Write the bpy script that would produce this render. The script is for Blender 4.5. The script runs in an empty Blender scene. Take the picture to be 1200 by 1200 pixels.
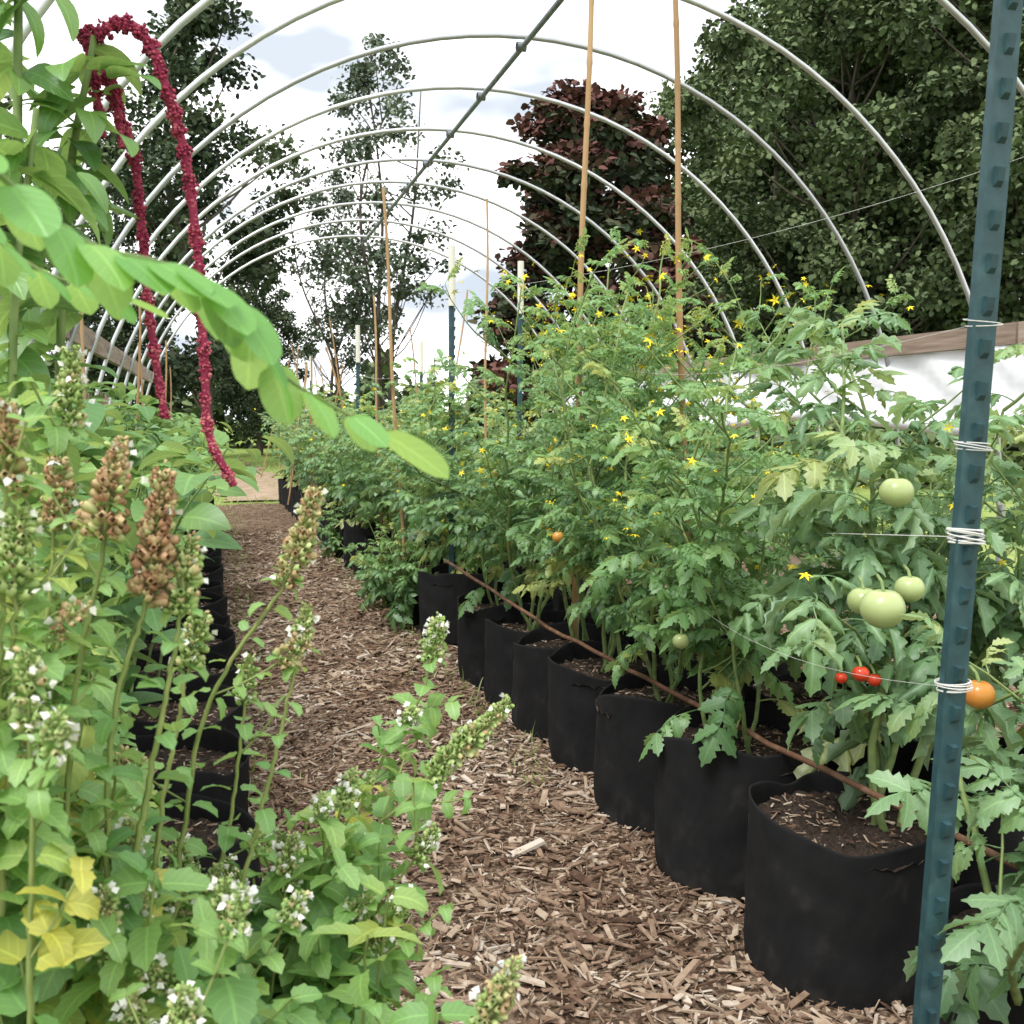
import bpy, math, numpy as np
from mathutils import Vector, Quaternion
R=np.random.default_rng(11)
C=bpy.context.scene
def rad(a): return math.radians(a)
# ---------------------------------------------------------------- materials
def newmat(name):
    m=bpy.data.materials.new(name); m.use_nodes=True
    nt=m.node_tree; nt.nodes.clear()
    out=nt.nodes.new('ShaderNodeOutputMaterial')
    return m,nt,out
def N(nt,t,**k):
    n=nt.nodes.new(t)
    for a,b in k.items(): setattr(n,a,b)
    return n
def ramp(nt,stops):
    r=N(nt,'ShaderNodeValToRGB'); e=r.color_ramp.elements
    while len(e)<len(stops): e.new(0.5)
    for i,(p,c) in enumerate(stops):
        e[i].position=p; e[i].color=(*c,1)
    return r
def leafmat(name,stops,trans=.3,rough=.5,rib=1.5,nscale=9,spec=.05,back=1.15,bump=False):
    m,nt,out=newmat(name); L=nt.links
    at=N(nt,'ShaderNodeAttribute',attribute_name='luv')
    sx=N(nt,'ShaderNodeSeparateXYZ'); L.new(at.outputs['Vector'],sx.inputs[0])
    rp=ramp(nt,stops)
    tc=N(nt,'ShaderNodeTexCoord'); no=N(nt,'ShaderNodeTexNoise'); no.inputs['Scale'].default_value=nscale; no.inputs['Detail'].default_value=1
    L.new(tc.outputs['Object'],no.inputs['Vector'])
    ma=N(nt,'ShaderNodeMath',operation='MULTIPLY_ADD'); L.new(no.outputs['Fac'],ma.inputs[0]); ma.inputs[1].default_value=.5; 
    ad=N(nt,'ShaderNodeMath',operation='SUBTRACT'); L.new(sx.outputs[2],ad.inputs[0]); ad.inputs[1].default_value=.25
    L.new(ad.outputs[0],ma.inputs[2]); L.new(ma.outputs[0],rp.inputs[0])
    ab=N(nt,'ShaderNodeMath',operation='ABSOLUTE'); L.new(sx.outputs[0],ab.inputs[0])
    v1=N(nt,'ShaderNodeMath',operation='MULTIPLY_ADD'); L.new(sx.outputs[1],v1.inputs[0]); v1.inputs[1].default_value=38
    v2=N(nt,'ShaderNodeMath',operation='MULTIPLY'); L.new(ab.outputs[0],v2.inputs[0]); v2.inputs[1].default_value=-9
    L.new(v2.outputs[0],v1.inputs[2])
    sn=N(nt,'ShaderNodeMath',operation='SINE'); L.new(v1.outputs[0],sn.inputs[0])
    pw=N(nt,'ShaderNodeMapRange'); L.new(sn.outputs[0],pw.inputs[0]); pw.inputs[1].default_value=.72; pw.inputs[2].default_value=1; pw.inputs[3].default_value=0; pw.inputs[4].default_value=.35
    mr=N(nt,'ShaderNodeMapRange'); L.new(ab.outputs[0],mr.inputs[0]); mr.inputs[1].default_value=.03; mr.inputs[2].default_value=.13; mr.inputs[3].default_value=.8; mr.inputs[4].default_value=0
    mx0=N(nt,'ShaderNodeMath',operation='MAXIMUM'); L.new(mr.outputs[0],mx0.inputs[0]); L.new(pw.outputs[0],mx0.inputs[1])
    ge=N(nt,'ShaderNodeNewGeometry')
    va=N(nt,'ShaderNodeMath',operation='MULTIPLY_ADD'); L.new(mx0.outputs[0],va.inputs[0]); va.inputs[1].default_value=rib-1; va.inputs[2].default_value=1
    vb=N(nt,'ShaderNodeMath',operation='MULTIPLY_ADD'); L.new(ge.outputs['Backfacing'],vb.inputs[0]); vb.inputs[1].default_value=back-1; L.new(va.outputs[0],vb.inputs[2])
    sb=N(nt,'ShaderNodeMath',operation='MULTIPLY_ADD'); L.new(ge.outputs['Backfacing'],sb.inputs[0]); sb.inputs[1].default_value=-.22; sb.inputs[2].default_value=1
    hs=N(nt,'ShaderNodeHueSaturation'); L.new(rp.outputs[0],hs.inputs['Color']); L.new(vb.outputs[0],hs.inputs['Value']); L.new(sb.outputs[0],hs.inputs['Saturation'])
    p=N(nt,'ShaderNodeBsdfDiffuse'); L.new(hs.outputs[0],p.inputs[0])
    g=N(nt,'ShaderNodeBsdfGlossy'); g.inputs['Roughness'].default_value=rough; g.inputs['Color'].default_value=(.9,.95,1,1)
    if bump:
        bp=N(nt,'ShaderNodeBump'); bp.inputs['Strength'].default_value=.35; bp.inputs['Distance'].default_value=.003; bp.invert=True; L.new(mx0.outputs[0],bp.inputs['Height'])
        L.new(bp.outputs[0],p.inputs['Normal']); L.new(bp.outputs[0],g.inputs['Normal'])
    tr=N(nt,'ShaderNodeBsdfTranslucent'); tm=N(nt,'ShaderNodeMix',data_type='RGBA',blend_type='MULTIPLY'); tm.inputs[0].default_value=1; tm.inputs[7].default_value=(1.8,1.6,1.0,1)
    L.new(hs.outputs[0],tm.inputs[6]); L.new(tm.outputs[2],tr.inputs['Color'])
    ms=N(nt,'ShaderNodeMixShader'); ms.inputs[0].default_value=trans; L.new(p.outputs[0],ms.inputs[1]); L.new(tr.outputs[0],ms.inputs[2])
    m2=N(nt,'ShaderNodeMixShader'); m2.inputs[0].default_value=spec; L.new(ms.outputs[0],m2.inputs[1]); L.new(g.outputs[0],m2.inputs[2])
    L.new(m2.outputs[0],out.inputs[0]); return m
def treemat(name,stops):
    m,nt,out=newmat(name); L=nt.links
    at=N(nt,'ShaderNodeAttribute',attribute_name='luv'); sx=N(nt,'ShaderNodeSeparateXYZ'); L.new(at.outputs['Vector'],sx.inputs[0])
    rp=ramp(nt,stops); L.new(sx.outputs[2],rp.inputs[0]); d=N(nt,'ShaderNodeBsdfDiffuse'); L.new(rp.outputs[0],d.inputs[0])
    L.new(d.outputs[0],out.inputs[0]); return m
def tintmat(name,stops,rough=.8,metal=0,nscale=40,namt=.4,bump=.2,bdist=.003,spec=.3,stretch=None,det=2,diffuse=False):
    m,nt,out=newmat(name); L=nt.links
    at=N(nt,'ShaderNodeAttribute',attribute_name='luv')
    sx=N(nt,'ShaderNodeSeparateXYZ'); L.new(at.outputs['Vector'],sx.inputs[0])
    tc=N(nt,'ShaderNodeTexCoord'); no=N(nt,'ShaderNodeTexNoise'); no.inputs['Scale'].default_value=nscale; no.inputs['Detail'].default_value=det
    if stretch:
        mp=N(nt,'ShaderNodeMapping'); mp.inputs['Scale'].default_value=stretch; L.new(tc.outputs['Object'],mp.inputs[0]); L.new(mp.outputs[0],no.inputs['Vector'])
    else: L.new(tc.outputs['Object'],no.inputs['Vector'])
    s=N(nt,'ShaderNodeMath',operation='SUBTRACT'); L.new(no.outputs['Fac'],s.inputs[0]); s.inputs[1].default_value=.5
    ma=N(nt,'ShaderNodeMath',operation='MULTIPLY_ADD'); L.new(s.outputs[0],ma.inputs[0]); ma.inputs[1].default_value=namt*2; L.new(sx.outputs[2],ma.inputs[2])
    rp=ramp(nt,stops); L.new(ma.outputs[0],rp.inputs[0])
    if diffuse: p=N(nt,'ShaderNodeBsdfDiffuse'); L.new(rp.outputs[0],p.inputs[0])
    else:
        p=N(nt,'ShaderNodeBsdfPrincipled'); p.inputs['Roughness'].default_value=rough; p.inputs['Metallic'].default_value=metal; p.inputs['Specular IOR Level'].default_value=spec
        L.new(rp.outputs[0],p.inputs['Base Color'])
    if bump:
        bp=N(nt,'ShaderNodeBump'); bp.inputs['Strength'].default_value=bump; bp.inputs['Distance'].default_value=bdist; L.new(no.outputs['Fac'],bp.inputs['Height']); L.new(bp.outputs[0],p.inputs['Normal'])
    L.new(p.outputs[0],out.inputs[0]); return m

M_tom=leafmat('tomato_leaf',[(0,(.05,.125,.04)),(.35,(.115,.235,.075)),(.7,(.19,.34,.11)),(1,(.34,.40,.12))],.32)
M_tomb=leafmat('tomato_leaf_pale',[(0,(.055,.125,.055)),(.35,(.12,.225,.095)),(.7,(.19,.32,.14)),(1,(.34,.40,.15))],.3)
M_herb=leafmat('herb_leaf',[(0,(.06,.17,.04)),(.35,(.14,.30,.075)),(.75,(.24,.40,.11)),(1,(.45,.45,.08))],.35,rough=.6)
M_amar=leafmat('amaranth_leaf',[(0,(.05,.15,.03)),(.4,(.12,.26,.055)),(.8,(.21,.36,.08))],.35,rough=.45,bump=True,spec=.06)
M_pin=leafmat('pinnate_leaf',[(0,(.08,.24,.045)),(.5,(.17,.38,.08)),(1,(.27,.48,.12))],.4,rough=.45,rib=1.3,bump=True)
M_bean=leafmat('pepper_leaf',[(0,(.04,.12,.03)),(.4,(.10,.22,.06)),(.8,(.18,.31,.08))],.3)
M_stem=tintmat('green_stem',[(0,(.07,.12,.04)),(.5,(.16,.23,.08)),(1,(.28,.34,.13))],.6,det=0,bump=0)
M_hstem=tintmat('herb_stem_green',[(0,(.15,.2,.06)),(.5,(.27,.33,.11)),(1,(.34,.28,.14))],.6,det=0,bump=0)
M_caly=tintmat('flower_calyx',[(0,(.28,.40,.13)),(.35,(.42,.5,.22)),(.6,(.52,.42,.23)),(1,(.38,.21,.13))],.8,nscale=60,namt=.15,det=0,bump=0,diffuse=True)
M_white=tintmat('white_petal',[(0,(.72,.72,.66)),(1,(.8,.8,.76))],.6,det=0,bump=0,diffuse=True)
M_yel=tintmat('yellow_petal',[(0,(.75,.55,.03)),(1,(.85,.7,.06))],.6,det=0,bump=0,diffuse=True)
M_tass=tintmat('amaranth_tassel',[(0,(.14,.01,.035)),(.5,(.32,.03,.08)),(1,(.58,.17,.19))],.75,nscale=60,namt=.25,det=0,bump=0)
M_pot=tintmat('black_fabric',[(0,(.009,.009,.010)),(.5,(.016,.016,.017)),(.75,(.036,.034,.032)),(1,(.10,.085,.07))],.95,nscale=9,namt=.6,bump=.6,bdist=.008,spec=.15,det=5)
M_soil=tintmat('potting_soil',[(0,(.015,.01,.008)),(.6,(.05,.034,.025)),(.74,(.16,.12,.085)),(.9,(.5,.46,.4))],.95,nscale=90,namt=.7,bump=1,bdist=.01)
M_chip=tintmat('wood_chip',[(0,(.07,.043,.032)),(.25,(.165,.105,.073)),(.5,(.28,.195,.14)),(.75,(.41,.32,.24)),(1,(.55,.48,.41))],.85,nscale=45,namt=.3,bump=0,diffuse=True)
M_mulch=tintmat('mulch_base',[(0,(.035,.022,.016)),(.35,(.10,.065,.045)),(.6,(.22,.155,.11)),(1,(.38,.3,.23))],.95,nscale=60,namt=.9,bump=1,bdist=.02,det=5,diffuse=True)
M_galv=tintmat('galvanized_pipe',[(0,(.42,.43,.45)),(1,(.60,.61,.63))],.4,metal=.7,nscale=15,bump=0,spec=.5,det=0)
M_purl=tintmat('purlin_pipe',[(0,(.13,.15,.18)),(1,(.25,.27,.3))],.5,metal=.4,nscale=15,bump=0,det=0)
M_post=tintmat('green_post_paint',[(0,(.010,.032,.04)),(.5,(.024,.068,.08)),(.8,(.045,.105,.12)),(1,(.16,.16,.13))],.5,nscale=34,namt=.6,bump=.3,spec=.45,det=6)
M_sleeve=tintmat('white_sleeve',[(0,(.6,.58,.5)),(1,(.74,.73,.66))],.6,nscale=12)
M_bam=tintmat('bamboo',[(0,(.2,.11,.05)),(.5,(.38,.23,.11)),(1,(.52,.37,.2))],.5,nscale=12,namt=.4,stretch=(1,1,.15))
M_rust=tintmat('brown_pole',[(0,(.07,.035,.025)),(.5,(.17,.085,.05)),(1,(.3,.19,.13))],.7,nscale=24,namt=.6)
M_twine=tintmat('twine',[(0,(.5,.5,.48)),(1,(.75,.75,.73))],.7)
M_wood=tintmat('weathered_board',[(0,(.14,.10,.075)),(.5,(.3,.23,.18)),(1,(.45,.38,.32))],.85,nscale=6,namt=.5,bump=.3,stretch=(8,.5,8))
M_bark=tintmat('bark',[(0,(.05,.042,.035)),(.5,(.12,.1,.085)),(1,(.25,.23,.2))],.9,nscale=6,namt=.5,bump=0,stretch=(1,1,.3),diffuse=True)
M_tA=treemat('tree_leaf',[(0,(.055,.072,.045)),(.3,(.095,.13,.068)),(.6,(.145,.19,.095)),(1,(.22,.28,.14))])  # ramp tones lifted to put a little distance haze into the leaf colour
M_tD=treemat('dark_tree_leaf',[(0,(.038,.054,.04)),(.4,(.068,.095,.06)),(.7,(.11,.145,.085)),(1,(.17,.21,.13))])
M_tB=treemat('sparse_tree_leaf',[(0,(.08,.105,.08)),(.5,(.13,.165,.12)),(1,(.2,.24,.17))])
M_mag=treemat('magnolia_leaf',[(0,(.035,.04,.032)),(.34,(.05,.068,.042)),(.5,(.075,.075,.048)),(.6,(.115,.058,.052)),(1,(.20,.10,.088))])
M_grs=leafmat('grass_blade',[(0,(.1,.16,.04)),(.5,(.2,.3,.07)),(1,(.36,.42,.14))],.3)

# ---------------------------------------------------------------- mesh builder
class T: pass
def mk(V,F,A):
    t=T(); t.V=np.array(V,float); t.F=np.array(F,int); t.A=np.array(A,float); return t
def merge(ts):
    V=[];F=[];A=[];n=0
    for t in ts: V.append(t.V);F.append(t.F+n);A.append(t.A);n+=len(t.V)
    return mk(np.vstack(V),np.vstack(F),np.vstack(A))
def xf(t,M,L,dt=0):
    o=mk(t.V@np.array(M).T+np.array(L),t.F,t.A); o.A=o.A.copy(); o.A[:,2]+=dt; return o
class MB:
    def __init__(s): s.V=[];s.F=[];s.A=[];s.n=0
    def add(s,V,F,A,mat):
        s.V.append(V); s.A.append(A); s.F.append((F+s.n,mat)); s.n+=len(V)
    def inst(s,t,M,L,tint,mat):
        n=len(L)
        if n==0: return
        k=len(t.V)
        V=(np.einsum('nij,kj->nki',M,t.V)+L[:,None,:]).reshape(-1,3)
        F=(t.F[None]+(np.arange(n)*k)[:,None,None]).reshape(-1,t.F.shape[1])
        A=np.repeat(t.A[None],n,0).copy(); A[:,:,2]+=np.asarray(tint)[:,None]
        s.add(V,F,A.reshape(-1,3),mat)
    def tube(s,P,r,sides=6,mat=0,tint=.5,cap=False):
        P=np.asarray(P,float); n=len(P); r=np.broadcast_to(np.asarray(r,float),(n,))
        Tg=np.gradient(P,axis=0); Tg/=np.linalg.norm(Tg,axis=1)[:,None]+1e-12
        ref=np.array([0,0,1.]) if abs(Tg[:,2]).mean()<.8 else np.array([0,1.,0])
        X=np.cross(Tg,ref); X/=np.linalg.norm(X,axis=1)[:,None]+1e-12; Y=np.cross(Tg,X)
        a=np.arange(sides)/sides*2*math.pi
        V=P[:,None]+r[:,None,None]*(np.cos(a)[None,:,None]*X[:,None]+np.sin(a)[None,:,None]*Y[:,None])
        i=np.arange(n-1)[:,None]*sides; j=np.arange(sides)[None]; j2=(j+1)%sides
        F=np.stack([i+j,i+j2,i+sides+j2,i+sides+j],-1).reshape(-1,4)
        A=np.zeros((n,sides,3)); A[:,:,0]=1; A[:,:,1]=np.linspace(0,1,n)[:,None]; A[:,:,2]=tint
        s.add(V.reshape(-1,3),F,A.reshape(-1,3),mat)
        if cap:
            for e in (0,n-1):
                b=V[e]; c=np.vstack([b,P[e][None]]); 
                F=np.array([[q,(q+1)%sides,sides] for q in range(sides)])
                s.add(c,F,np.tile([1,0,tint],(sides+1,1)).astype(float),mat)
    def mesh(s,name,mats,smooth=True):
        me=bpy.data.meshes.new(name)
        V=np.vstack(s.V); A=np.vstack(s.A)
        li=[];ls=[];mi=[];o=0
        for F,m in s.F:
            k=F.shape[1]; li.append(F.ravel()); ls.append(o+np.arange(len(F))*k); mi.append(np.full(len(F),m)); o+=F.size
        li=np.concatenate(li); ls=np.concatenate(ls); mi=np.concatenate(mi)
        me.vertices.add(len(V)); me.vertices.foreach_set('co',V.ravel().astype(np.float32))
        me.loops.add(len(li)); me.loops.foreach_set('vertex_index',li.astype(np.int32))
        me.polygons.add(len(ls)); me.polygons.foreach_set('loop_start',ls.astype(np.int32))
        for m in mats: me.materials.append(m)
        me.update(calc_edges=True)
        me.polygons.foreach_set('material_index',mi.astype(np.int32))
        me.polygons.foreach_set('use_smooth',np.full(len(ls),smooth))
        at=me.attributes.new('luv','FLOAT_VECTOR','POINT'); at.data.foreach_set('vector',A.ravel().astype(np.float32))
        me.update(); return me
def obj(name,me,loc=(0,0,0),rz=0,sc=1,parent=None):
    o=bpy.data.objects.new(name,me); C.collection.objects.link(o); o.location=loc; o.rotation_euler=(0,0,rz)
    o.scale=(sc,)*3 if np.isscalar(sc) else sc
    if parent: o.parent=parent
    return o
def frames(D,roll=0,sc=1,up=(0,0,1)):
    D=np.atleast_2d(D).astype(float); n=len(D); D=D/(np.linalg.norm(D,axis=1)[:,None]+1e-9)
    U=np.broadcast_to(np.array(up,float),D.shape)+1e-3
    X=np.cross(D,U); X/=np.linalg.norm(X,axis=1)[:,None]+1e-9; Z=np.cross(X,D)
    roll=np.broadcast_to(roll,(n,)); c=np.cos(roll)[:,None]; s=np.sin(roll)[:,None]
    X2=X*c+Z*s; Z2=-X*s+Z*c
    sc=np.broadcast_to(sc,(n,))
    return np.stack([X2,D,Z2],-1)*sc[:,None,None]
def cat(pts,n):
    P=np.array(pts,float); P=np.vstack([2*P[0]-P[1],P,2*P[-1]-P[-2]]); m=len(P)-3; out=[]
    for t in np.linspace(0,m,n):
        i=min(int(t),m-1); f=t-i; a,b,c,d=P[i:i+4]
        out.append(.5*((2*b)+(-a+c)*f+(2*a-5*b+4*c-d)*f*f+(-a+3*b-3*c+d)*f**3))
    return np.array(out)
EYE=1.30
def pol(az,d,z):
    # plan position by bearing (deg from the row axis), distance and height
    if z>.3: z=EYE+(z-1.27)*math.cos(rad(az-15.8))
    return np.array([d*math.sin(rad(az)),d*math.cos(rad(az)),z])
# ---------------------------------------------------------------- leaf templates
def leaf(n,wf,curl=.6,roll=0.,fold=0.,lobes=None,cols=(-1,0,1)):
    V=[];A=[];y=z=0
    for i in range(n+1):
        s=i/n; w=wf(s)
        if lobes is not None: w*=lobes[i%len(lobes)] if 0<i<n else 1
        th=curl*s
        if i: y+=math.cos(th)/n; z-=math.sin(th)/n
        for c in cols:
            if roll: a=c*roll; x=abs(w*math.sin(a)/abs(roll))*np.sign(c); dz=-w*(1-math.cos(a))/roll
            else: x=c*w*math.cos(fold); dz=abs(c)*w*math.sin(fold)
            fy=0
            if lobes is not None and abs(c)==1 and lobes[i%len(lobes)]>1: fy=.03
            V.append((x,y+fy+dz*math.sin(th),z+dz*math.cos(th))); A.append((c,s,0))
    k=len(cols); F=[(i*k+j,i*k+j+1,(i+1)*k+j+1,(i+1)*k+j) for i in range(n) for j in range(k-1)]
    return mk(V,F,A)
def w_ov(a,pk=.35):
    def f(s):
        s=min(max(s,.012),.985); return a*(s/pk)**.7*math.exp(.7*(1-s/pk))*(1-s**5)**.8
    return f
def w_cord(a):
    return lambda s: a*1.62*((s+.05)**.4)*((1.004-s)**.75)
lob1=[1,1.25,.72,1.2,.66,1.2]
leaflets=[leaf(9,w_ov(.27,.35),c,r,0,lob1) for c,r in ((.4,.5),(.9,.9),(.6,-.6),(1.3,.4))]
rolled=[leaf(12,w_ov(.29,.38),c,r,0,[1,1.2,.95,.68],cols=(-1,-.5,0,.5,1)) for c,r in ((.9,1.8),(1.5,2.3),(.6,-1.5),(1.2,1.1))]
herbL=[leaf(9,w_cord(.40),c,0,f,[1,1.13,.9],cols=(-1,0,1)) for c,f in ((.7,.25),(1.1,.1),(.3,.35),(1.5,.2))]
herbX=[leaf(14,w_cord(.44),c,0,f,[1,1.1,.93],cols=(-1,-.5,0,.5,1)) for c,f in ((.8,.25),(1.2,.1))]
amarL=[leaf(8,w_ov(.24,.4),c,0,f,None,cols=(-1,-.5,0,.5,1)) for c,f in ((.9,.25),(1.3,.15),(.5,.3))]
beanL=[leaf(7,w_ov(.33,.35),c,0,f,None) for c,f in ((.7,.2),(1.2,.1),(.4,.3))]
pinL=[leaf(9,lambda s:.30*math.sqrt(max(0.003,1-(2*s-1)**2))**.9,c,0,.10,None,cols=(-1,-.5,0,.5,1)) for c in (.2,.5)]
def tubeT(P,r,sides=4,tint=0):
    b=MB(); b.tube(P,r,sides,0,tint); return mk(b.V[0],b.F[0][0],b.A[0])
def compound(seed,curl,ls,pairs,lsz,small=True,fine=False):
    r=np.random.default_rng(seed); n=12; y=z=0; P=[]
    for i in range(n+1):
        th=-.25+curl*(i/n)**1.2
        P.append((0.02*math.sin(i*1.1+seed),y,z)); y+=math.cos(th)/n; z-=math.sin(th)/n
    P=np.array(P)*.8; ts=[tubeT(P,np.linspace(.012,.005,n+1),3)]
    Tg=np.gradient(P,axis=0); Tg/=np.linalg.norm(Tg,axis=1)[:,None]
    def at(s):
        f=s*n; i=min(int(f),n-1); return P[i]*(1-(f-i))+P[i+1]*(f-i),Tg[i]
    for q,s in enumerate(np.linspace(.3,.92,pairs)):
        for sd in (-1,1):
            p,t=at(min(1,s+r.normal(0,.015))); 
            side=np.array([sd,0,0]); d=side*.9+t*.55+np.array([0,0,-.18+r.normal(0,.2)])
            L=lsz*(1.05-.25*abs(s-.6))*r.uniform(.85,1.15)
            ts.append(xf(ls[r.integers(len(ls))],frames(d,r.normal(0,.35),L)[0],p,r.normal(0,.06)))
            if fine:
                for k in (-1,1):
                    d2=t*k*.8+side*.7; ts.append(xf(ls[r.integers(len(ls))],frames(d2,r.normal(0,.3),L*.45)[0],p+side*L*.35,0))
        if small and q<pairs-1:
            for sd in (-1,1):
                p,t=at(s+.07); d=np.array([sd,0,r.normal(0,.3)])+t*.2
                ts.append(xf(ls[0],frames(d,0,lsz*.33)[0],p))
    p,t=at(1); ts.append(xf(ls[r.integers(len(ls))],frames(t,r.normal(0,.3),lsz*1.15)[0],p))
    return merge(ts)
cmpN=[compound(i,c,leaflets,4,.34) for i,c in enumerate((.4,.9,1.3,.7,1.6))]
cmpF=[compound(20+i,c,leaflets,5,.24,fine=True) for i,c in enumerate((.3,.8,1.2))]
cmpR=[compound(40+i,c,rolled,3,.40) for i,c in enumerate((1.2,1.7,2.1,.9))]
fl=[];fa=[];ff=[]
for i in range(5):
    a=i*2*math.pi/5; c,s=math.cos(a),math.sin(a)
    b=len(fl); fl+= [(0,0,0),(c*.4-s*.2,s*.4+c*.2,.05),(c*1,s*1,-.25),(c*.4+s*.2,s*.4-c*.2,.05)]; fa+=[(1,0,.5)]*4; ff.append((b,b+1,b+2,b+3))
star=mk(fl,ff,fa)
def spindle(k=5,prof=((0,.05),(.3,.28),(.75,.34),(1,.2))):
    V=[];A=[]
    for y,r in prof:
        for i in range(k):
            a=i*2*math.pi/k; V.append((r*math.cos(a),y,r*math.sin(a))); A.append((1,y,(y-.5)*.25))
    m=len(prof); F=[(j*k+i,j*k+(i+1)%k,(j+1)*k+(i+1)%k,(j+1)*k+i) for j in range(m-1) for i in range(k)]
    return mk(V,F,A)
calyx=spindle(4)
bead=spindle(5,((-.5,.08),(-.3,.38),(.05,.5),(.35,.36),(.5,.06)))
# ---------------------------------------------------------------- tomato plant mesh
def sphere_fruit(mb,c,r,mat,tint=.5,lob=.05,calm=None):
    V=[];A=[];nu,nv=30,16
    for j in range(nv+1):
        ph=math.pi*j/nv
        for i in range(nu):
            th=2*math.pi*i/nu; rr=r*(1-lob*abs(math.sin(2.5*th))*math.sin(ph)**.5*(1-.4*j/nv))
            z=math.cos(ph)*r*.9-(.16*r*math.exp(-(ph/.35)**2))
            V.append((c[0]+rr*math.sin(ph)*math.cos(th),c[1]+rr*math.sin(ph)*math.sin(th),c[2]+z)); A.append((1,j/nv,tint+.35*(1-j/nv)-.15))
    F=[(j*nu+i,j*nu+(i+1)%nu,(j+1)*nu+(i+1)%nu,(j+1)*nu+i) for j in range(nv) for i in range(nu)]
    mb.add(np.array(V),np.array(F),np.array(A),mat)
    if calm is not None:
        n=5; a=np.arange(n)*2*math.pi/n
        D=np.stack([np.cos(a),np.sin(a),np.full(n,-.1)],1)
        mb.inst(leaf(4,w_ov(.15,.4),.9),frames(D,0,r*.95),np.tile(np.array(c)+[0,0,r*.78],(n,1)),np.full(n,.4),calm)
        mb.tube([np.array(c)+[0,0,r*.7],np.array(c)+[.01,.02,r*1.1],np.array(c)+[.03,.06,r*1.2]],.0035,5,calm,.6)
M_fruit=[tintmat('green_tomato',[(0,(.22,.28,.09)),(.5,(.36,.43,.18)),(1,(.45,.5,.24))],.25,nscale=12,namt=.3,bump=.02,spec=.5),
 tintmat('red_tomato',[(0,(.5,.03,.01)),(1,(.65,.06,.02))],.2,nscale=8,bump=.02,spec=.5),
 tintmat('orange_tomato',[(0,(.5,.16,.03)),(.6,(.6,.28,.05)),(1,(.42,.36,.1))],.25,nscale=12,namt=.5,bump=.02,spec=.5)]
def tomato(seed,H=1.7,spread=.35,nst=4,lv=cmpN,L0=.3,zmin=.6,dens=1.,nflow=14,leafmat_=None,r0=.009,dead=0):
    r=np.random.default_rng(seed); mb=MB(); LD=[];LP=[];LS=[];LR=[]
    tips=[]
    def shoot(P0,d0,length,r0,lvl,z0):
        n=max(6,int(length/.06)); p=np.array(P0,float); d=np.array(d0,float); P=[p.copy()]
        for i in range(n):
            d+=r.normal(0,.12,3)+np.array([0,0,.03 if lvl==0 else .05]); d/=np.linalg.norm(d); p=p+d*length/n; P.append(p.copy())
        P=np.array(P); mb.tube(P,np.linspace(r0,r0*.35,n+1),6 if lvl==0 else 4,1,.6)
        ph=r.uniform(0,6)
        for i in range(1,n+1):
            q=P[i]
            if q[2]<zmin+r.uniform(-.1,.15): continue
            if r.random()<.88*dens:
                ph+=2.4+r.normal(0,.3); f=(q[2]-.4)/(H-.4); el=-.25+.9*f+r.normal(0,.25)
                LD.append((math.cos(ph)*math.cos(el),math.sin(ph)*math.cos(el),math.sin(el))); LP.append(q); LS.append(L0*(1.1-.55*max(0,f))*r.uniform(.7,1.2)*(1 if lvl==0 else .85)); LR.append(r.normal(0,.3))
            if lvl==0 and r.random()<.42 and q[2]<H*.85:
                a=r.uniform(0,6.28); shoot(q,(math.cos(a)*.8,math.sin(a)*.8,.6),r.uniform(.2,.5),r0*.5,1,z0)
        tips.append(P[-1]); return
    for k in range(nst):
        a=k*2*math.pi/nst+r.normal(0,.5); sp=spread*r.uniform(.5,1.3)
        shoot((r.normal(0,.03),r.normal(0,.03),.34),(math.cos(a)*sp,math.sin(a)*sp,1),(H-.34)*r.uniform(.75,1.2),r0,0,0)
    LD=np.array(LD);LP=np.array(LP);LS=np.array(LS);LR=np.array(LR); ch=r.integers(0,len(lv),len(LS))
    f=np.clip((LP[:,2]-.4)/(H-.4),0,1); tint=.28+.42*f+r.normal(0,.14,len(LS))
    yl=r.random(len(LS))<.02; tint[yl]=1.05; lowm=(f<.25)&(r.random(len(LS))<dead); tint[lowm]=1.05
    for c in range(len(lv)):
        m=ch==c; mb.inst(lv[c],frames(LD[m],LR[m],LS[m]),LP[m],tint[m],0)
    if nflow:
        tp=np.array(tips); i=r.integers(0,len(tp),nflow*2); i=i[tp[i][:,2]>H*.5][:nflow*2]
        if len(i):
            P=tp[i]+r.normal(0,.04,(len(i),3)); mb.inst(star,frames(r.normal(0,1,(len(i),3)),0,r.uniform(.012,.021,len(i))),P,r.random(len(i))*.5,2)
    return mb.mesh('tomato_plant_mesh',[leafmat_ or M_tom,M_stem,M_yel])
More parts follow.
